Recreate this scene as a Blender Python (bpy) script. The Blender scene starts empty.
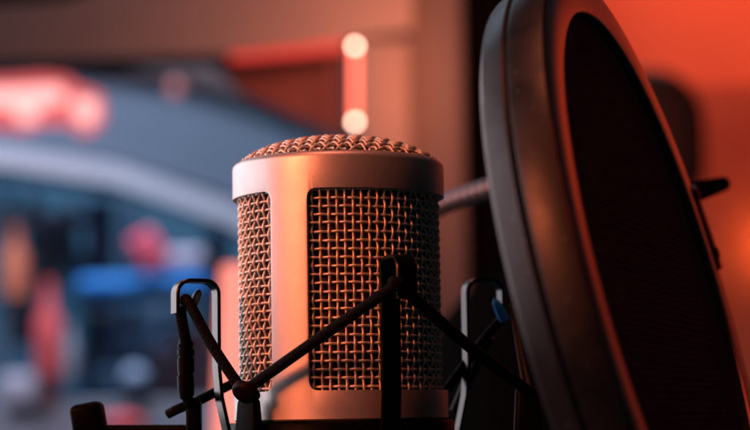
import bpy, bmesh, math, random
import numpy as np
from mathutils import Vector, Matrix

random.seed(7)
rng = np.random.default_rng(7)
S = bpy.context.scene
COL = S.collection
R = math.radians

# ------------------------------------------------------------------ camera
F = 1920.0                                   # focal length in photo pixels (photo is 750 wide)
CP = np.array([0.009, -0.473, 0.0])
_p, _r = math.atan(210 / F), R(0.9)
FW = np.array([0, math.cos(_p), math.sin(_p)])
_u = np.array([0, -math.sin(_p), math.cos(_p)]); _x = np.array([1.0, 0, 0])
RT = math.cos(_r) * _x - math.sin(_r) * _u
UP = math.sin(_r) * _x + math.cos(_r) * _u
cam = bpy.data.cameras.new('camera'); co = bpy.data.objects.new('camera', cam); COL.objects.link(co)
co.matrix_world = Matrix(((RT[0], UP[0], -FW[0], CP[0]), (RT[1], UP[1], -FW[1], CP[1]),
                          (RT[2], UP[2], -FW[2], CP[2]), (0, 0, 0, 1)))
cam.sensor_width = 36.0; cam.lens = 36.0 * F / 750
cam.clip_start = 0.02; cam.clip_end = 60
cam.dof.use_dof = True; cam.dof.focus_distance = 0.449; cam.dof.aperture_fstop = 11.0
S.camera = co

# ------------------------------------------------------------------ world, exposure
w = bpy.data.worlds.new('World'); S.world = w; w.use_nodes = True
bg = w.node_tree.nodes['Background']
bg.inputs[0].default_value = (0.20, 0.60, 0.78, 1); bg.inputs[1].default_value = 0.032
S.view_settings.view_transform = 'Standard'; S.view_settings.look = 'None'
S.view_settings.exposure = 0; S.view_settings.gamma = 1
S.cycles.use_denoising = True
S.cycles.max_bounces = 6

# ------------------------------------------------------------------ lamps
def area(name, loc, target, size, power, color, sy=None, spread=None):
    l = bpy.data.lights.new(name, 'AREA'); l.energy = power; l.color = color
    l.shape = 'RECTANGLE'; l.size = size; l.size_y = sy or size
    if spread: l.spread = R(spread)
    o = bpy.data.objects.new(name, l); COL.objects.link(o); o.location = loc
    o.rotation_euler = (Vector(target) - Vector(loc)).to_track_quat('-Z', 'Y').to_euler()
    return o
def spot(name, loc, target, power, color, angle, blend=1.0, rad=0.02):
    l = bpy.data.lights.new(name, 'SPOT'); l.energy = power; l.color = color
    l.spot_size = R(angle); l.spot_blend = blend; l.shadow_soft_size = rad
    o = bpy.data.objects.new(name, l); COL.objects.link(o); o.location = loc
    o.rotation_euler = (Vector(target) - Vector(loc)).to_track_quat('-Z', 'Y').to_euler()
    return o
area('window_light', (-0.58, 0.26, 0.18), (0, 0, 0.04), 1.0, 4.3, (1.0, 0.88, 0.95), 0.52)
area('orange_lamp_light', (-0.335, -0.335, 0.20), (0.0, 0, 0.045), 0.13, 0.41, (1.0, 0.195, 0.075), 0.15, 70)
area('ceiling_lamp_light', (-0.10, -0.16, 0.75), (0.06, -0.08, 0.1), 0.22, 2.2, (1.0, 0.24, 0.13), 0.22)
area('red_lamp_light', (0.62, -0.12, 0.42), (0.09, -0.04, 0.03), 0.2, 1.3, (1.0, 0.07, 0.035), 0.2)
spot('red_wall_light', (0.46, 1.35, 0.78), (0.40, 1.75, 0.50), 14, (1.0, 0.075, 0.022), 120)
spot('red_side_light', (1.15, 1.15, 0.62), (1.05, 1.75, 0.40), 17, (1.0, 0.065, 0.020), 90)  # added to redden the unseen wall that the filter lip reflects
area('frame_light', (0.06, 0.80, 0.315), (0.02, 1.0, 0.25), 0.05, 1.3, (1.0, 0.25, 0.13), 0.05)
area('beam_fill_light', (-0.30, 0.66, 0.46), (-0.20, 1.0, 0.30), 0.12, 0.15, (0.62, 0.85, 1.0), 0.12)
area('scene_fill_light', (-0.5, 2.0, 1.3), (-0.5, 2.6, 0.2), 0.8, 38.0, (0.62, 0.82, 1.0), 0.4)  # added blue fill for everything beyond the window frame

# ------------------------------------------------------------------ helpers
def at(px, py, y):
    """point on the plane of depth y that the photo shows at px, py"""
    d = FW + RT * (px - 375) / F + UP * (215 - py) / F
    return CP + d * ((y - CP[1]) / d[1])
def ppm(y): return F / (y + 0.473)            # photo pixels per metre at depth y
def cyl(az, r, z):
    a = R(az); return np.array([r * math.sin(a), -r * math.cos(a), z])

def mat(name, color, rough=0.5, metal=0.0, spec=0.5, bump=None, var=None, emit=None, estr=0, sheen=0, coat=0, dust=None, smudge=None):
    m = bpy.data.materials.new(name); m.use_nodes = True
    nt = m.node_tree; b = nt.nodes['Principled BSDF']
    b.inputs['Base Color'].default_value = (*color, 1); b.inputs['Roughness'].default_value = rough
    b.inputs['Metallic'].default_value = metal; b.inputs['Specular IOR Level'].default_value = spec
    b.inputs['Coat Weight'].default_value = coat; b.inputs['Sheen Weight'].default_value = sheen
    if emit:
        b.inputs['Emission Color'].default_value = (*emit, 1); b.inputs['Emission Strength'].default_value = estr
    tc = nt.nodes.new('ShaderNodeTexCoord')
    if var:                                   # (scale, amount): uneven colour and gloss
        n = nt.nodes.new('ShaderNodeTexNoise'); n.inputs['Scale'].default_value = var[0]; n.inputs['Detail'].default_value = 6
        nt.links.new(tc.outputs['Object'], n.inputs['Vector'])
        mx = nt.nodes.new('ShaderNodeMix'); mx.data_type = 'RGBA'
        mx.inputs[6].default_value = (*[c * (1 - var[1]) for c in color], 1)
        mx.inputs[7].default_value = (*[min(1, c * (1 + var[1])) for c in color], 1)
        nt.links.new(n.outputs[0], mx.inputs[0]); nt.links.new(mx.outputs[2], b.inputs['Base Color'])
        mr = nt.nodes.new('ShaderNodeMapRange'); mr.inputs[3].default_value = max(0.02, rough - var[1] * .35); mr.inputs[4].default_value = min(1, rough + var[1] * .35)
        nt.links.new(n.outputs[0], mr.inputs[0]); nt.links.new(mr.outputs[0], b.inputs['Roughness'])
    if bump:                                  # (scale, strength, distance)
        n2 = nt.nodes.new('ShaderNodeTexNoise'); n2.inputs['Scale'].default_value = bump[0]; n2.inputs['Detail'].default_value = 3
        nt.links.new(tc.outputs['Object'], n2.inputs['Vector'])
        bp = nt.nodes.new('ShaderNodeBump'); bp.inputs['Strength'].default_value = bump[1]; bp.inputs['Distance'].default_value = bump[2]
        nt.links.new(n2.outputs[0], bp.inputs['Height']); nt.links.new(bp.outputs[0], b.inputs['Normal'])
    if smudge:                                # (scale, amount): wiped, uneven gloss
        n3 = nt.nodes.new('ShaderNodeTexNoise'); n3.inputs['Scale'].default_value = smudge[0]; n3.inputs['Detail'].default_value = 5; n3.inputs['Distortion'].default_value = 1.2
        nt.links.new(tc.outputs['Object'], n3.inputs['Vector'])
        m3 = nt.nodes.new('ShaderNodeMapRange'); m3.inputs[1].default_value = .35; m3.inputs[2].default_value = .7
        m3.inputs[3].default_value = rough - smudge[1]; m3.inputs[4].default_value = rough + smudge[1]
        nt.links.new(n3.outputs[0], m3.inputs[0]); nt.links.new(m3.outputs[0], b.inputs['Roughness'])
    if dust:                                  # (scale, radius): pale specks lying on the surface
        vo = nt.nodes.new('ShaderNodeTexVoronoi'); vo.inputs['Scale'].default_value = dust[0]; vo.inputs['Randomness'].default_value = 1
        nt.links.new(tc.outputs['Object'], vo.inputs['Vector'])
        lt = nt.nodes.new('ShaderNodeMath'); lt.operation = 'LESS_THAN'; lt.inputs[1].default_value = dust[1]
        nt.links.new(vo.outputs['Distance'], lt.inputs[0])
        sp = nt.nodes.new('ShaderNodeSeparateColor'); nt.links.new(vo.outputs['Color'], sp.inputs[0])
        g2 = nt.nodes.new('ShaderNodeMath'); g2.operation = 'GREATER_THAN'; g2.inputs[1].default_value = .62; nt.links.new(sp.outputs[0], g2.inputs[0])
        mm = nt.nodes.new('ShaderNodeMath'); mm.operation = 'MULTIPLY'; nt.links.new(lt.outputs[0], mm.inputs[0]); nt.links.new(g2.outputs[0], mm.inputs[1])
        md = nt.nodes.new('ShaderNodeMix'); md.data_type = 'RGBA'; md.inputs[7].default_value = (.34, .32, .31, 1)
        src = b.inputs['Base Color'].links[0].from_socket if b.inputs['Base Color'].links else None
        if src: nt.links.new(src, md.inputs[6])
        else: md.inputs[6].default_value = (*color, 1)
        nt.links.new(mm.outputs[0], md.inputs[0]); nt.links.new(md.outputs[2], b.inputs['Base Color'])
    return m

M = dict(
    shell=mat('satin_metal', (0.53, 0.505, 0.495), 0.45, 0.82, 0.5, bump=(5200, 0.15, 0.0001), var=(2600, 0.16), smudge=(130, 0.03)),
    wire=mat('grille_wire', (0.66, 0.62, 0.54), 0.48, 0.62, var=(420, 0.25)),
    liner=mat('grille_liner', (0.03, 0.012, 0.011), 0.85, bump=(2500, 0.8, 0.0004)),
    black=mat('black_plastic', (0.0014, 0.0024, 0.0028), 0.4, 0, 0.03, bump=(3500, 0.25, 0.0001), var=(300, 0.25)),
    brown=mat('brown_cap', (0.006, 0.0035, 0.003), 0.45, 0, 0.06, var=(400, 0.2)),
    strip=mat('bracket_paint', (0.0012, 0.002, 0.0024), 0.24, 0.0, 0.22, var=(500, 0.2)),
    tip=mat('grey_tip', (0.16, 0.18, 0.21), 0.35, 0.2),
    blue=mat('blue_lit_tip', (0.004, 0.22, 0.70), 0.6, 0, 0.1),  # blue light on the cord end is put into its colour
    gold=mat('tan_cord', (0.02, 0.014, 0.011), 0.6, 0, 0.2),
    hoop=mat('hoop_paint', (0.006, 0.006, 0.006), 0.42, 0.0, 0.36, bump=(2600, 0.2, 0.0001), var=(260, 0.2), smudge=(70, .08), dust=(420, .06)),
    hoop_back=mat('hoop_grey', (0.010, 0.010, 0.011), 0.40, 0.0, 0.28, bump=(2600, 0.2, 0.0001), var=(260, 0.2), smudge=(70, .08), dust=(420, .06)),
    lip=mat('lip_gloss', (0.016, 0.014, 0.013), 0.20, 0.0, 0.7, bump=(2600, 0.06, 0.0001), var=(260, 0.1)),
    neck=mat('gooseneck_metal', (0.13, 0.14, 0.17), 0.4, 0.6),
)
def weave_mat(name, color, scale):
    m = mat(name, color, 0.9, 0, 0.03); nt = m.node_tree; b = nt.nodes['Principled BSDF']
    tc = nt.nodes.new('ShaderNodeTexCoord'); out = []
    for ax in ('X', 'Y'):
        wv = nt.nodes.new('ShaderNodeTexWave'); wv.bands_direction = ax; wv.inputs['Scale'].default_value = scale
        nt.links.new(tc.outputs['Object'], wv.inputs['Vector']); out.append(wv)
    mu = nt.nodes.new('ShaderNodeMath'); mu.operation = 'MULTIPLY'
    nt.links.new(out[0].outputs['Fac'], mu.inputs[0]); nt.links.new(out[1].outputs['Fac'], mu.inputs[1])
    bp = nt.nodes.new('ShaderNodeBump'); bp.inputs['Strength'].default_value = 0.8; bp.inputs['Distance'].default_value = 0.0003
    nt.links.new(mu.outputs[0], bp.inputs['Height']); nt.links.new(bp.outputs[0], b.inputs['Normal'])
    return m
M['fabric'] = weave_mat('screen_fabric', (0.006, 0.010, 0.011), 200)
M['cord'] = mat('braided_cord', (0.0028, 0.0030, 0.0032), 0.6, 0, 0.04, bump=(1800, 1.0, 0.0005), var=(1800, 0.9))

def emat(name, color, s):
    m = bpy.data.materials.new(name); m.use_nodes = True; nt = m.node_tree
    b = nt.nodes['Principled BSDF']; b.inputs['Base Color'].default_value = (*[c * .03 for c in color], 1)
    b.inputs['Emission Color'].default_value = (*color, 1); b.inputs['Emission Strength'].default_value = s
    return m

def thing(name, label, cat, loc=(0, 0, 0), group=None):
    o = bpy.data.objects.new(name, None); COL.objects.link(o); o.location = loc
    o.empty_display_size = 0.01
    o['label'] = label; o['category'] = cat
    if group: o['group'] = group
    return o
def tag(o, label, cat, group=None):
    o['label'] = label; o['category'] = cat
    if group: o['group'] = group
    return o
def root_loc(p):
    v = Vector((0, 0, 0))
    while p is not None: v = v + p.location; p = p.parent
    return v
def link(name, me, m, parent=None, angle=40, smooth=True):
    o = bpy.data.objects.new(name, me); COL.objects.link(o)
    if m: me.materials.clear(); me.materials.append(m)
    if smooth and len(me.polygons):
        me.polygons.foreach_set('use_smooth', [True] * len(me.polygons)); me.set_sharp_from_angle(angle=R(angle))
    if parent is not None:
        o.parent = parent; o.matrix_parent_inverse = Matrix.Translation(-parent.location)   # vertices stay in world places
    me.update(); return o
class MB:
    def __init__(s): s.v = []; s.f = []; s.n = 0
    def add(s, v, f):
        s.v.append(np.asarray(v, float)); s.f.extend([[i + s.n for i in q] for q in f]); s.n += len(v); return s
    def tube(s, pts, r, k=10, caps=True, closed=False):
        P = np.asarray(pts, float); n = len(P); r = np.broadcast_to(r, n)
        T = np.roll(P, -1, 0) - np.roll(P, 1, 0) if closed else np.gradient(P, axis=0)
        T /= np.linalg.norm(T, axis=1)[:, None]
        a = np.array([0, 0, 1.0]) if abs(T[0][2]) < .9 else np.array([1.0, 0, 0])
        nrm = np.cross(T[0], a); nrm /= np.linalg.norm(nrm); V = []
        for i in range(n):
            nrm = nrm - T[i] * (nrm @ T[i]); nrm /= np.linalg.norm(nrm); bi = np.cross(T[i], nrm)
            for j in range(k):
                t = 2 * math.pi * j / k; V.append(P[i] + r[i] * (math.cos(t) * nrm + math.sin(t) * bi))
        f = []
        for i in range(n if closed else n - 1):
            a0, b0 = i * k, ((i + 1) % n) * k
            for j in range(k): f.append((a0 + j, a0 + (j + 1) % k, b0 + (j + 1) % k, b0 + j))
        if caps and not closed: f += [tuple(range(k - 1, -1, -1)), tuple(range((n - 1) * k, n * k))]
        return s.add(V, f)
    def lathe(s, prof, k=96, mtx=None, closed=False):
        """prof: (radius, height) pairs"""
        V = []
        for (r, h) in prof:
            for j in range(k):
                t = 2 * math.pi * j / k; V.append((r * math.cos(t), r * math.sin(t), h))
        V = np.array(V)
        if mtx is not None: V = V @ mtx[0].T + mtx[1]
        n = len(prof); f = []
        for i in range(n if closed else n - 1):
            a0, b0 = i * k, ((i + 1) % n) * k
            for j in range(k): f.append((a0 + j, a0 + (j + 1) % k, b0 + (j + 1) % k, b0 + j))
        return s.add(V, f)
    def rbox(s, c, size, ax=None, bev=0.001, seg=3, taper=None):
        bm = bmesh.new(); bmesh.ops.create_cube(bm, size=1.0)
        for v in bm.verts:
            t = 1.0 if (taper is None or v.co.z < 0) else taper
            v.co = Vector((v.co.x * size[0] * t, v.co.y * size[1] * t, v.co.z * size[2]))
        if bev: bmesh.ops.bevel(bm, geom=bm.edges[:], offset=bev, segments=seg, profile=0.5, affect='EDGES')
        bm.verts.index_update()
        V = np.array([v.co[:] for v in bm.verts]); f = [[v.index for v in q.verts] for q in bm.faces]; bm.free()
        if ax is not None: V = V @ np.asarray(ax, float)
        return s.add(V + np.asarray(c, float), f)
    def build(s, name, m, parent=None, angle=40):
        me = bpy.data.meshes.new(name); me.from_pydata(np.concatenate(s.v).tolist(), [], s.f)
        bm = bmesh.new(); bm.from_mesh(me); bmesh.ops.recalc_face_normals(bm, faces=bm.faces); bm.to_mesh(me); bm.free()
        return link(name, me, m, parent, angle)
def smooth_path(pts, n=40):
    P = np.asarray(pts, float); Q = np.vstack([2 * P[0] - P[1], P, 2 * P[-1] - P[-2]]); out = []
    m = max(2, n // (len(P) - 1))
    for i in range(1, len(Q) - 2):
        for t in np.linspace(0, 1, m, endpoint=False):
            a, b, c, d = Q[i - 1:i + 3]
            out.append(.5 * ((2 * b) + (c - a) * t + (2 * a - 5 * b + 4 * c - d) * t * t + (3 * b - a - 3 * c + d) * t ** 3))
    out.append(P[-1]); return np.array(out)

# ------------------------------------------------------------------ THE SETTING (all of it far out of focus)
def px_box(px0, py0, px1, py1, y, thick, bev=0.004, mb=None):
    a = at(px0, py1, y); b = at(px1, py0, y); c = (a + b) / 2; c[1] = y + thick / 2
    mb = mb or MB()
    return mb.rbox(c, (abs(b[0] - a[0]), thick, abs(b[2] - a[2])), bev=min(bev, abs(b[0] - a[0]) * .45, abs(b[2] - a[2]) * .45, thick * .45))
def prism(poly, y, thick, bev=0):
    """outline in photo pixels at depth y, given a real thickness"""
    n = len(poly); A = [at(px, py, y) for px, py in poly]
    V = A + [p + np.array([0, thick, 0]) for p in A]
    f = [tuple(range(n)), tuple(range(2 * n - 1, n - 1, -1))] + [(i, (i + 1) % n, n + (i + 1) % n, n + i) for i in range(n)]
    return MB().add(V, f)

red_wall_m = mat('red_wall_paint', (0.62, 0.44, 0.30), 0.8, bump=(60, .3, .002), var=(5, .22))
wl = px_box(455, -300, 2600, 700, 1.75, 0.06).build('wall', red_wall_m); wl['kind'] = 'structure'
tag(wl, 'plain wall washed in red orange light behind the round screen', 'wall')

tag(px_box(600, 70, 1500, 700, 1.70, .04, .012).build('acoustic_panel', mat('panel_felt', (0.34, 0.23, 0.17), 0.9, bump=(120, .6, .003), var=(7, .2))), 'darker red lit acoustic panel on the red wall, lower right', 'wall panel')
frame_m = mat('frame_paint', (0.13, 0.122, 0.12), 0.55, bump=(200, .2, .001), var=(20, .10))
fr = thing('window_frame', 'blurred brown window frame with thick top beam and upright post behind microphone', 'window frame', tuple(at(400, 430, 1.0)))
prism([(-260, 22), (60, 2), (90, -6), (130, -60), (412, -60), (412, 30), (345, 40), (220, 54), (0, 60), (-260, 64)], 1.0, 0.05).build('beam', frame_m, fr)
prism([(-260, 18), (-260, -120), (90, -120), (90, -6)], 1.03, 0.03).build('upper_panel', mat('upper_panel_paint', (0.006, 0.007, 0.008), 0.8), fr)
px_box(364, 38, 411, 560, 1.0, 0.05).build('post', frame_m, fr)
jm = mat('jamb_paint', (0.062, 0.058, 0.064), 0.6, var=(20, .1))  # side face of the frame; its shade is put into the darker colour
prism([(205, 56), (346, 48), (346, 136), (300, 118), (245, 94)], 1.045, 0.02).build('panel', mat('lamp_red_paint', (0.07, 0.012, 0.011), 0.6, var=(20, .1)), fr)  # added panel; the tube lamp's red light is put into its paint
px_box(413, -80, 461, 560, 1.02, 0.09).build('jamb', jm, fr)

dark_m = mat('dark_matte', (0.003, 0.0035, 0.004), 0.98, 0, 0.0, var=(30, .3))
tag(prism([(458, -120), (520, -120), (540, 300), (560, 600), (452, 600), (458, 300)], 1.12, 0.06).build('gap_sheet', dark_m), 'narrow black sheet darkening the gap between the brown frame and the red wall', 'gap_sheet')  # black sheet added to darken the gap beside the frame

# what the window looks out on
def rgbm(name, c, rough=.7): return mat(name, c, rough, var=(14, .15))
Y2 = 2.5
wallb = px_box(-420, -140, 470, 700, 3.2, 0.05).build('backdrop', rgbm('navy_wall', (0.022, 0.08, 0.14))); wallb['kind'] = 'structure'
tag(wallb, 'dark navy wall far behind the window frame', 'wall')
ground = px_box(-420, 395, 470, 760, 2.3, 0.85).build('ground', rgbm('grey_floor', (0.24, 0.21, 0.26))); ground['kind'] = 'structure'
can = thing('canopy', 'large blurred blue grey curved canopy with pale rim, at the left', 'canopy', tuple(at(80, 200, Y2)))
arc = [(-120, 66), (-60, 64), (40, 66), (110, 72), (180, 84), (240, 102), (290, 122), (330, 146), (345, 240)]
prism(arc + [(300, 236), (230, 196), (120, 160), (0, 146), (-120, 140)], Y2, 0.12).build('panel', rgbm('canopy_panel', (0.072, 0.085, 0.125)), can)
prism([(-120, 140), (0, 146), (120, 164), (230, 202), (300, 240), (300, 262), (225, 222), (115, 184), (0, 166), (-120, 160)], Y2 - .05, 0.16).build('rim', rgbm('canopy_rim', (0.40, 0.36, 0.42)), can)
prism([(-300, 76), (-60, 60), (110, 56), (230, 56), (362, 40), (362, 150), (330, 140), (290, 116), (240, 96), (180, 79), (110, 67), (40, 61), (-60, 60)][1:], Y2 - .02, 0.05).build('fascia', rgbm('canopy_fascia', (0.05, 0.018, 0.02)), can)

def item(name, label, cat, mb, c, group=None, m=None):
    return tag(mb.build(name, m or rgbm(name + '_paint', c)), label, cat, group)
item('blue_crate', 'long bright blue shape out of focus below the pale rim', 'crate', px_box(74, 273, 208, 299, 2.3, .1, .02), (0.003, 0.17, 0.55))
def ball(px, py, rx, ry, y):
    c = at(px, py, y); k = ppm(y); prof = [(max(1e-5, math.cos(t)), math.sin(t)) for t in np.linspace(-math.pi / 2, math.pi / 2, 13)]
    return MB().lathe(prof, 24, (np.diag([rx / k, min(rx, ry) / k, ry / k]), c))
item('cushion', 'rounded pink red cushion leaning above the blue crate', 'cushion', MB().rbox(at(149, 252, 2.28), (30 / ppm(2.28), .02, 42 / ppm(2.28)), np.array([[.87, 0, .5], [0, 1, 0], [-.5, 0, .87]]), bev=.008, seg=4), (0.95, 0.09, 0.16))
item('box', 'pale mauve box beside the pink red cushion', 'box', px_box(166, 248, 204, 270, 2.31, .08, .01), (0.50, 0.40, 0.52))
for i, (x0, x1, y0, y1, c, l) in enumerate([
        (-2, 9, 190, 430, (0.22, 0.26, 0.36), 'slate upright panel at the far left edge'),
        (86, 112, 200, 400, (0.13, 0.19, 0.32), 'slate blue upright panel left of the blue crate'),
        (206, 226, 230, 400, (0.10, 0.12, 0.22), 'dim slate upright panel right of the blue crate'),
        (40, 60, 215, 290, (0.16, 0.18, 0.19), 'short grey upright panel between two slate ones')]):
    item('panel', l, 'panel', px_box(x0, y0, x1, y1, 2.6, .05), c, 'upright panels behind the window')
def bottle(px, py0, py1, hw, y):
    b0, b1 = at(px, py1, y), at(px, py0, y); h = b1[2] - b0[2]; r = hw / ppm(y)
    return MB().lathe([(1e-5, 0), (r, 0), (r * 1.04, h * .3), (r, h * .58), (r * .45, h * .74), (r * .38, h * .98), (1e-5, h)], 24, (np.eye(3), b0))
item('bottle', 'blurred orange red upright bottle near the left edge', 'bottle', bottle(15, 226, 296, 12, 2.35), (0.95, 0.24, 0.13))
item('bottle', 'tall blurred red upright bottle left of the blue crate', 'bottle', bottle(48, 280, 376, 13, 2.3), (0.85, 0.10, 0.11))
item('bottle', 'slim pale grey bottle standing between the red bottle and blue crate', 'bottle', bottle(70, 322, 378, 7, 2.3), (0.30, 0.33, 0.40))
item('box', 'teal blue tall box behind the slim pale grey bottle', 'box', px_box(60, 250, 84, 420, 2.55, .06, .01), (0.03, 0.13, 0.22))
item('box', 'dull teal wide low box under the dark navy square box', 'box', px_box(96, 366, 152, 402, 2.45, .06, .01), (0.06, 0.14, 0.24))
item('box', 'small rose box at the front of the mauve grey low box', 'box', px_box(172, 326, 214, 348, 2.36, .06, .01), (0.34, 0.17, 0.20))
item('box', 'pale mauve low box at the bottom left corner', 'box', px_box(-8, 372, 58, 436, 2.3, .06, .02), (0.34, 0.28, 0.35))
item('box', 'black navy box between the orange bottle and red bottle', 'box', px_box(8, 296, 34, 345, 2.4, .05, .01), (0.012, 0.02, 0.04))
item('box', 'dark navy square box below the blue crate', 'box', px_box(112, 306, 168, 368, 2.45, .06, .01), (0.02, 0.05, 0.11))
item('ball', 'pale slate round ball below the blue crate', 'ball', ball(135, 378, 13, 13, 2.3), (0.32, 0.36, 0.52))
item('box', 'mauve grey low box behind the hanging black connector', 'box', px_box(150, 345, 232, 440, 2.42, .06, .01), (0.28, 0.22, 0.28))
item('cushion', 'low red cushion behind the black knob', 'cushion', ball(122, 424, 24, 10, 2.2), (0.80, 0.05, 0.07))

item('panel', 'pale teal upright panel left of the black navy box', 'panel', px_box(24, 196, 38, 300, 2.62, .05), (0.20, 0.34, 0.42), 'upright panels behind the window')
item('panel', 'pale blue upright panel between the red bottle and blue crate', 'panel', px_box(62, 206, 74, 262, 2.62, .05), (0.22, 0.34, 0.46), 'upright panels behind the window')
item('shelf_board', 'long dark shelf board far behind the hanging black connector', 'shelf', px_box(84, 308, 236, 318, 2.5, .1, .004), (0.02, 0.03, 0.05))
item('shelf_board', 'grey shelf board above the two coloured bottles', 'shelf', px_box(-20, 212, 84, 222, 2.5, .1, .004), (0.16, 0.17, 0.22))
item('panel', 'pale lilac slim upright panel left of the hanging black connector', 'panel', px_box(156, 300, 166, 430, 2.52, .04), (0.34, 0.32, 0.42), 'upright panels behind the window')
item('panel', 'dark slim upright panel through the middle of the blue crate', 'panel', px_box(122, 200, 134, 300, 2.42, .04), (0.02, 0.04, 0.08), 'upright panels behind the window')
sg = thing('light_sign', 'broad red pink glowing sign at the left edge above the pale rim', 'sign', tuple(at(45, 135, 2.3)))
prism([(-40, 80), (10, 78), (40, 75), (66, 77), (80, 88), (97, 92), (100, 112), (90, 126), (76, 130), (66, 118), (34, 120), (20, 126), (-40, 118)], 2.3, .05).build('panel', emat('red_pink_glow', (1.0, 0.13, 0.13), 0.85), sg)
pale = emat('pale_pink_glow', (1.0, 0.42, 0.40), 1.7)
prism([(-30, 90), (30, 88), (58, 86), (64, 96), (40, 104), (-30, 104)], 2.27, .03).build('lit_letter', pale, sg)
prism([(74, 98), (94, 100), (94, 114), (84, 122), (74, 116)], 2.27, .03).build('lit_letter', pale, sg)
prism([(14, 108), (34, 108), (32, 118), (18, 120)], 2.27, .03).build('lit_letter', pale, sg)
tag(ball(175, 88, 7, 9, 2.3).build('lamp', emat('dim_pink_glow', (1.0, 0.30, 0.34), 0.5)), 'small dim pink lamp glow alone on the curved canopy', 'lamp')

tl = thing('tube_lamp', 'pink red vertical tube lamp with two bright white ends above the microphone', 'lamp', tuple(at(355, 122, .97)))
MB().tube([at(355, 50, .97), at(355, 118, .97)], 2.6 / ppm(.97), 12).build('tube', emat('tube_glow', (1.0, 0.15, 0.085), 4.2), tl)
bm_ = emat('bulb_glow', (1.0, 0.55, 0.40), 17)
ball(355, 46, 3.2, 3.2, .97).build('bulb', bm_, tl); ball(355, 122, 3.2, 3.2, .97).build('bulb', bm_, tl)
rs = prism([(228, 54), (300, 46), (345, 40), (345, 47), (300, 52), (232, 57)], .99, .02)  # frame reveal; the lamplight on it is painted as emission
tag(rs.build('lit_reveal', emat('reveal_glow', (1.0, 0.06, 0.045), 0.75)), 'red lamplit reveal under the brown beam, its light painted as glow', 'frame reveal')
sal = thing('glow_lamp', 'broad salmon pink glowing lamp behind left side of microphone', 'lamp', tuple(at(238, 440, .8)))
MB().tube([at(243, 266, .8), at(240, 480, .8)], [22 / ppm(.8), 29 / ppm(.8)], 20).build('tube', emat('salmon_glow', (1.0, 0.25, 0.19), 1.35), sal)
MB().tube([at(240, 480, .8), at(240, 500, .8)], 30 / ppm(.8), 20).build('base', M['black'], sal)

wlmp = thing('wall_lamp', 'orange wall lamp glowing on the red wall at the right edge', 'lamp', tuple(at(776, 240, 1.7)))
ball(778, 240, 13, 16, 1.66).build('bulb', emat('orange_glow', (1.0, 0.14, 0.03), 22.0), wlmp)
MB().lathe([(0.0005, 0), (0.02, 0), (0.02, .03), (0.0005, .03)], 24, (np.array([[1, 0, 0], [0, 0, 1], [0, -1, 0]]).T, at(778, 240, 1.747))).build('backplate', M['black'], wlmp)

blk = thing('dark_block', 'blurred dark rounded block in front of the red wall', 'dark_block', tuple(at(650, 215, 1.35)))  # dark rounded block with a shallow disc on its front
blk_m = mat('block_vinyl', (0.05, 0.035, 0.035), 0.8, 0, 0.2, var=(30, .2))
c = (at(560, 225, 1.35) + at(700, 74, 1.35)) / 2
MB().rbox(c, (140 / ppm(1.35), .16, 150 / ppm(1.35)), bev=.05, seg=6).build('block_body', blk_m, blk)
MB().lathe([(.0005, .002), (.022, .001), (.036, -.003), (.04, 0)], 32, (np.array([[1, 0, 0], [0, 0, -1], [0, 1, 0]]).T, at(640, 145, 1.347))).build('front_disc', M['black'], blk)
bag = MB().rbox(at(560, 420, .36), (260 / ppm(.36), .12, 300 / ppm(.36)), bev=.045, seg=6)
tag(bag.build('equipment_case', dark_m), 'black rounded equipment case behind right bracket and round screen', 'case')

# ------------------------------------------------------------------ MICROPHONE
mic = thing('microphone', 'satin silver condenser microphone with woven wire grille and domed top', 'microphone')
RO, RI = 0.0262, 0.0246
W0, W1 = -15.5, 143.0
def shell_mesh():
    fil = [(RO - .0021 + .0021 * math.sin(t), .0630 + .0017 * math.cos(t)) for t in np.linspace(0, math.pi / 2, 9)]
    prof = [(RI - .0010, .0012), (RO - .0004, .0012), (RO, .0016)] + [(RO, z) for z in np.linspace(.004, .0600, 12)] + fil[::-1] + [(RI - .0008, .0645), (RI - .0008, .0600), (RI, .0590), (RI, .004)]
    return MB().lathe(prof, 192, closed=True)
def cutter(a0, a1, z0, z1, rc, edge=.0):
    mb = MB(); ths = np.concatenate([np.linspace(0, rc / RO, 9) ** 1.0, np.linspace(rc / RO, R(a1 - a0) - rc / RO, 90)[1:-1], R(a1 - a0) - np.linspace(rc / RO, 0, 9)])
    V = []; L = R(a1 - a0)
    for t in ths:
        s = min(t, L - t) * RO; d = 0 if s >= rc else rc - math.sqrt(max(0, rc * rc - (rc - s) ** 2))
        a = R(a0) + t
        for (r, z) in ((.020, z0 + d), (.032, z0 + d), (.032, z1 - d), (.020, z1 - d)):
            V.append((r * math.sin(a), -r * math.cos(a), z))
    n = len(ths); f = [(0, 1, 2, 3), (4 * n - 1, 4 * n - 2, 4 * n - 3, 4 * n - 4)]
    for i in range(n - 1):
        for k in range(4): f.append((4 * i + k, 4 * i + 4 + k, 4 * i + 4 + (k + 1) % 4, 4 * i + (k + 1) % 4))
    return mb.add(V, f)
sh = shell_mesh().build('body', M['shell'], mic)
cuts = [cutter(W0, W1, .0082, .0556, .0021).build('cut', None), cutter(W0 + 180, W1 + 180, .0082, .0556, .0021).build('cut', None)]
for c_ in cuts:
    md = sh.modifiers.new('b', 'BOOLEAN'); md.operation = 'DIFFERENCE'; md.solver = 'EXACT'; md.object = c_
bv = sh.modifiers.new('v', 'BEVEL'); bv.width = .00030; bv.segments = 3; bv.limit_method = 'ANGLE'; bv.angle_limit = R(50)
dg = bpy.context.evaluated_depsgraph_get(); dg.update()
me = bpy.data.meshes.new_from_object(sh.evaluated_get(dg)); sh.modifiers.clear(); sh.data = me; me.name = 'body'
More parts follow.
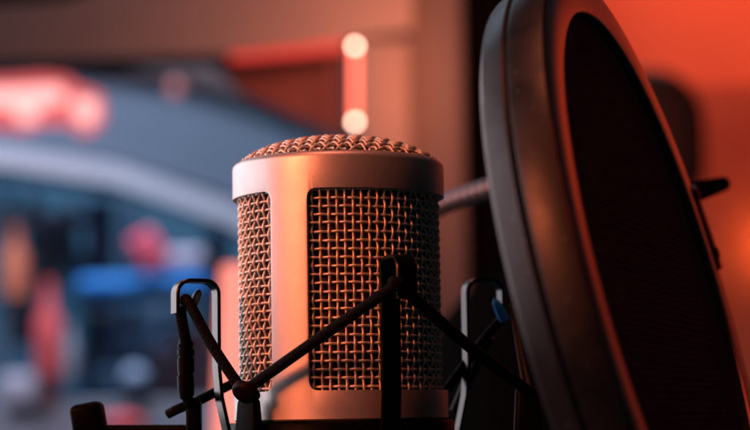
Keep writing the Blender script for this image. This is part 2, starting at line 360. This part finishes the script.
me.polygons.foreach_set('use_smooth', [True] * len(me.polygons)); me.set_sharp_from_angle(angle=R(35))
for c_ in cuts: bpy.data.objects.remove(c_, do_unlink=True)

# woven side grille
RG, WR, AMP = 0.02434, 0.00032, 0.00034
NV = 78; DP = .00202; NZ = 25; Z0 = .0070
g = MB()
for j in range(NV):
    a = 2 * math.pi * j / NV; z = np.linspace(Z0 - DP, Z0 + NZ * DP, (NZ + 1) * 6 + 1)
    rr = RG + AMP * np.cos(math.pi * (z - Z0) / DP + math.pi * j) + rng.normal(0, .00003)
    aa = a + rng.normal(0, .0026) + .0016 * np.sin(z * rng.uniform(60, 160) + rng.uniform(0, 6))
    g.tube(np.stack([rr * np.sin(aa), -rr * np.cos(aa), z], 1), WR, 8, False)
for i in range(NZ):
    t = np.linspace(0, 2 * math.pi, NV * 6, endpoint=False)
    rr = RG - AMP * np.cos(t * NV / 2 + math.pi * i)
    z = Z0 + i * DP + .00006 * rng.normal() + .00006 * np.sin(t * 3 + i) + .00004 * np.sin(t * 11 + 2 * i)
    g.tube(np.stack([rr * np.sin(t), -rr * np.cos(t), z], 1), WR, 8, False, True)
g.build('grille', M['wire'], mic, 60)
MB().lathe([(.0230, .004), (.0230, .060)], 96).build('liner', M['liner'], mic)

# domed top grille
RD, ZD, HD = .0241, .0646, .0056
def dome(r): return ZD + HD * (1 - np.minimum(1, r / RD) ** 3.0)
d_ = MB(); P = .00225; rot = R(40); cr, sr = math.cos(rot), math.sin(rot)
for ax in (0, 1):
    for i in range(-11, 12):
        c0 = i * P; hl = math.sqrt(max(0, RD ** 2 - c0 ** 2))
        if hl < .0045: continue
        n = int(hl * 2 / P * 7); s = np.linspace(-hl, hl, n); r = np.hypot(s, c0)
        e = 1e-5; dz = (dome(r + e) - dome(r - e)) / (2 * e)
        off = (1 if ax == 0 else -1) * (.00043 + .00006 * rng.normal()) * np.cos(math.pi * s / P + math.pi * i)
        X, Yv = (s, np.full(n, c0)) if ax == 0 else (np.full(n, c0), s)
        nx, ny = -dz * X / np.maximum(r, 1e-6), -dz * Yv / np.maximum(r, 1e-6); L = np.sqrt(nx ** 2 + ny ** 2 + 1)
        x, y, z = X + off * nx / L, Yv + off * ny / L, dome(r) + off / L
        d_.tube(np.stack([cr * x - sr * y, sr * x + cr * y, z], 1), .00034, 8, True)
d_.build('dome_grille', M['wire'], mic, 60)
MB().lathe([(.00001, ZD + HD - .0015), (.008, float(dome(.008)) - .0015), (.015, float(dome(.015)) - .0016), (.0195, float(dome(.0195)) - .002), (.0225, ZD - .0005), (.0228, ZD - .004)], 64).build('dome_liner', M['liner'], mic)
MB().lathe([(.00001, -.0005), (.0235, -.0005), (.0250, -.0002), (.0250, .0016), (.0230, .0020)], 96).build('base', M['black'], mic)

# ------------------------------------------------------------------ SHOCK MOUNT
sm = thing('shock_mount', 'black elastic cord shock mount with bent metal hooks around microphone', 'shock mount', (0, 0, -.012))
MB().lathe([(.0254, .0010), (.0272, .0010), (.0277, .0004), (.0277, -.0085), (.0271, -.009), (.0254, -.009)], 96, closed=True).build('clamp_ring', M['black'], sm)
MB().lathe([(.0440, -.0065), (.0475, -.0065), (.048, -.0072), (.048, -.0115), (.0475, -.012), (.0440, -.012)], 96, closed=True).build('outer_ring', M['black'], sm)
def bracket(az, zt, r0, r1, drop, width=.0050, th=.0009, splay=.0, rb=None):
    """flat metal strip bent into a hook, in the radial plane at az"""
    q = .0032; rb = rb or r0 - .0015; path = [(rb - .001, -.012), (rb, -.005), (rb + (r0 - rb) * .4, .001), (rb + (r0 - rb) * .8, .007), (r0, .014), (r0, zt - q)]
    path += [(r0 + q - q * math.cos(t), zt - q + q * math.sin(t)) for t in np.linspace(.2, math.pi / 2, 7)]
    path += [(r1 - q + q * math.sin(t), zt - q + q * math.cos(t)) for t in np.linspace(0, math.pi / 2, 8)]
    path += [(r1 + splay, zt - drop)]
    P = np.array(path); T = np.gradient(P, axis=0); T /= np.linalg.norm(T, axis=1)[:, None]; N = np.stack([-T[:, 1], T[:, 0]], 1)
    a = R(az); er = np.array([math.sin(a), -math.cos(a), 0]); et = np.array([math.cos(a), math.sin(a), 0])
    ring = []; b = .00022; hw, ht = width / 2, th / 2
    sec = [(-hw + b, -ht), (hw - b, -ht), (hw, -ht + b), (hw, ht - b), (hw - b, ht), (-hw + b, ht), (-hw, ht - b), (-hw, -ht + b)]
    V = []
    for p, nn in zip(P, N):
        for (s, t) in sec:
            k = p + nn * t; V.append(er * k[0] + et * s + np.array([0, 0, k[1]]))
    n, k = len(P), 8; f = [tuple(range(k)), tuple(range(n * k - 1, (n - 1) * k - 1, -1))]
    for i in range(n - 1):
        for j in range(k): f.append((i * k + j, i * k + (j + 1) % k, (i + 1) * k + (j + 1) % k, (i + 1) * k + j))
    return MB().add(V, f)
bracket(22, .0382, .0325, .0425, .0100).build('bracket', M['strip'], sm, 30)
bracket(-68, .0350, .0318, .0420, .0078, rb=.0285).build('bracket', M['strip'], sm, 30)
bracket(112, .0362, .0340, .0440, .0060, width=.0034, rb=.0305).build('bracket', M['strip'], sm, 30)
bracket(202, .0362, .0325, .0425, .0078).build('bracket', M['strip'], sm, 30)

def cord(pts, r=.00132, m='cord', n=60):
    P = smooth_path(pts, n); L = np.arange(len(P))
    return MB().tube(P, r, 12, True).build('cord', M[m], sm, 60)
cord([at(400, 282, -.0405), at(393, 287, -.0415), at(315, 341, -.0335), at(240, 394, -.0225)])
cord([at(393, 283, -.0400), at(402, 288, -.0412), at(470, 347, -.026), at(530, 392, -.012)], .0014)
cord([at(184, 300, -.0150), at(189, 303, -.0175), at(212, 345, -.020), at(243, 392, -.0225)])
cord([at(168, 414, -.008), at(178, 409, -.009), at(200, 400, -.006), at(228, 386, -.004), at(246, 378, .0)], .0012)
cord([at(503, 317, .0160), at(485, 338, .015), at(446, 390, .013)], .0012)
cord([at(489, 336, .022), at(472, 372, .024), at(455, 412, .024)], .0015, 'gold')
cord([at(511, 304, .0130), at(517, 345, .008), at(524, 388, -.006)], .0004, 'gold', 20)
cord([at(514, 304, .0130), at(520, 345, .008), at(530, 388, -.006)], .0004, 'gold', 20)
# pointed cord ends
def cap(p0, p1, r, m): MB().tube(smooth_path([p0, p0 + (p1 - p0) * .5, p0 + (p1 - p0) * .85, p1], 12), np.array([r, r, r, r, r * .97, r * .93, r * .86, r * .78, r * .66, r * .5, r * .3, r * .2, r * .1][:13]), 12).build('cord_end', M[m], sm, 60)
cap(at(193, 305, -.013), at(200, 289, -.012), .0011, 'tip')
cap(at(505, 321, .0145), at(494, 298, .0140), .0013, 'blue')
# left hanging cord lock
MB().tube(smooth_path([at(180, 306, -.0150), at(182, 322, -.0140), at(186, 342, -.012)], 12), .0014, 12).build('cord', M['cord'], sm, 60)
hp = [(185, 339, 1.45), (185, 342.6, 1.45), (185, 343, 1.95), (186, 346, 2.0), (186, 346.6, 1.7), (186, 349, 1.7), (186, 349.6, 2.1), (186, 355, 2.1), (186, 355.6, 1.85), (186, 358, 1.85), (186, 358.6, 2.1),
      (186, 372, 2.05), (185.5, 372.6, 1.8), (185.5, 375, 1.8), (185.5, 375.6, 2.05), (186, 388, 2.0), (186.5, 393, 1.9), (187, 397, 1.8), (187.4, 397.6, 1.4), (190, 406, 1.25)]
MB().tube([at(x, y, -.012) for x, y, _ in hp], np.array([r for *_, r in hp]) * .001, 14).build('cord_lock', M['black'], sm, 30)
st = MB(); ax = np.eye(3)
st.rbox(at(194, 426, -.010), (.0036, .004, .0135), bev=.0007).build('post', M['black'], sm)
MB().rbox(at(528, 418, -.010), (.0075, .006, .0150), bev=.0012, taper=.75).build('post', M['black'], sm)
# clip and brown cap at the front left
a = R(-44); er = np.array([math.sin(a), -math.cos(a), 0]); et = np.array([math.cos(a), math.sin(a), 0]); axm = np.array([et, er, [0, 0, 1]])
MB().rbox(cyl(-44, .0305, .0005), (.0078, .0036, .0120), axm, bev=.0008, taper=.74).build('clip', M['black'], sm)
ez = at(245, 394, -.0245); nd = np.array([-.42, -.55, -.72]); nd /= np.linalg.norm(nd); e1 = np.cross([0, 0, 1.], nd); e1 /= np.linalg.norm(e1); e2 = np.cross(nd, e1)
MB().lathe([(.00001, .0009), (.0024, .0009), (.0031, .0005), (.0034, 0), (.0034, -.0012), (.00001, -.0012)], 32, (np.stack([e1, e2, nd], 1), ez)).build('cap', M['brown'], sm, 50)
# side arm and knob at the far left
MB().tube([at(192, 430, -.004), at(106, 430, -.002)], .0013, 12).build('arm', M['cord'], sm)
MB().rbox(at(89, 421, 0), (.0078, .009, .0088), np.array([[.985, 0, .17], [0, 1, 0], [-.17, 0, .985]]), bev=.0016, seg=4).build('knob', M['black'], sm)

# ------------------------------------------------------------------ POP FILTER
PC = np.array([.0761436, -.0372485, .0276226]); az, el = R(69.6176), R(13.3128)
n_ = np.array([math.sin(az) * math.cos(el), -math.cos(az) * math.cos(el), math.sin(el)])
u_ = np.cross([0, 0, 1.], n_); u_ /= np.linalg.norm(u_); w_ = np.cross(n_, u_)
PM = (np.stack([u_, w_, n_], 1), PC)
pf = thing('pop_filter', 'large round black pop filter with double hoop beside the microphone', 'pop filter', tuple(PC - w_ * .078))
lip = [(.0680, -.0030), (.0680, -.0004), (.0683, -.0001), (.0687, 0), (.0765, .0001), (.0773, -.0001), (.0777, -.0006), (.0777, -.0030)]
MB().lathe(lip, 220, PM, True).build('front_lip', M['lip'], pf, 30)
front = [(.0776, -.0030), (.0779, -.0009), (.0783, -.0006), (.0787, -.0009), (.0788, -.0014), (.0788, -.0080), (.0785, -.0086), (.0765, -.0086), (.0700, -.0060)]
MB().lathe(front, 220, PM, True).build('front_hoop', M['hoop'], pf, 30)
back = [(.0700, -.0100), (.0770, -.0090), (.0779, -.0094), (.0782, -.0101), (.0762, -.0148), (.0756, -.0157), (.0744, -.0163), (.0730, -.0165), (.0690, -.0160)]
MB().lathe(back, 220, PM, True).build('back_hoop', M['hoop_back'], pf, 30)
def loc(a, r, t): return PC + u_ * r * math.cos(a) + w_ * r * math.sin(a) + n_ * t
def disc(t, name):
    o = MB().lathe([(.00001, 0), (.03, 0), (.0695, 0)], 160).build(name, M['fabric'], pf)
    o.matrix_parent_inverse = Matrix.Identity(4)
    mw = Matrix([[u_[i], w_[i], n_[i], (PC + n_ * t)[i]] for i in range(3)] + [[0, 0, 0, 1]])
    o.matrix_parent_inverse = Matrix.Translation(-root_loc(pf)); o.matrix_basis = mw
disc(-.0022, 'front_screen'); disc(-.0130, 'back_screen')
# clamp bracket, screws and thumb screw on the far rim, and the gooseneck
def rim_angle(py):
    best = min(np.linspace(-1.4, 1.4, 800), key=lambda a: abs(px_of(loc(a, .0788, -.003))[1] - py)); return best
def px_of(p):
    v = p - CP; z = v @ FW; return (375 + F * (v @ RT) / z, 215 - F * (v @ UP) / z)
aa0, aa1 = rim_angle(190), rim_angle(272)
br = MB(); k = 24; V = []; f = []
for i, a in enumerate(np.linspace(aa0, aa1, k)):
    for (r, t) in ((.0786, -.0085), (.0808, -.0080), (.0808, -.0002), (.0800, .0007), (.0762, .0007), (.0762, -.0001)): V.append(loc(a, r, t))
for i in range(k - 1):
    for j in range(6): f.append((i * 6 + j, i * 6 + (j + 1) % 6, i * 6 + 6 + (j + 1) % 6, i * 6 + 6 + j))
f += [tuple(range(6)), tuple(range(k * 6 - 1, k * 6 - 7, -1))]
rb_ = br.add(V, f).build('rim_bracket', M['hoop'], pf, 30)
for py in (198, 256):
    a = rim_angle(py); c = loc(a, .0787, .0008)
    MB().lathe([(.00001, .0003), (.0013, .0003), (.0016, 0), (.0016, -.001)], 20, (PM[0], c)).build('screw', M['black'], rb_)
a = rim_angle(196); rad = u_ * math.cos(a) + w_ * math.sin(a)
p0 = loc(a, .080, -.004); p1 = at(723, 184, p0[1] + .045)
MB().tube(smooth_path([p0, p0 + (p1 - p0) * .4, p1], 16), np.linspace(.0034, .0022, 17), 14).build('thumb_screw', dark_m, pf)
gp = smooth_path([loc(a, .079, -.010), at(640, 165, .075), at(540, 176, .09), at(488, 189, .10), at(440, 206, .11), at(380, 236, .12), at(330, 290, .12), at(300, 400, .12), at(295, 520, .12)], 400)
L = np.concatenate([[0], np.cumsum(np.linalg.norm(np.diff(gp, axis=0), axis=1))])
s = np.arange(0, L[-1], .0004); G = np.stack([np.interp(s, L, gp[:, i]) for i in range(3)], 1)
MB().tube(G, 0.0031 + .00018 * np.cos(s / .0030 * 2 * math.pi), 14).build('gooseneck', M['neck'], pf, 80)
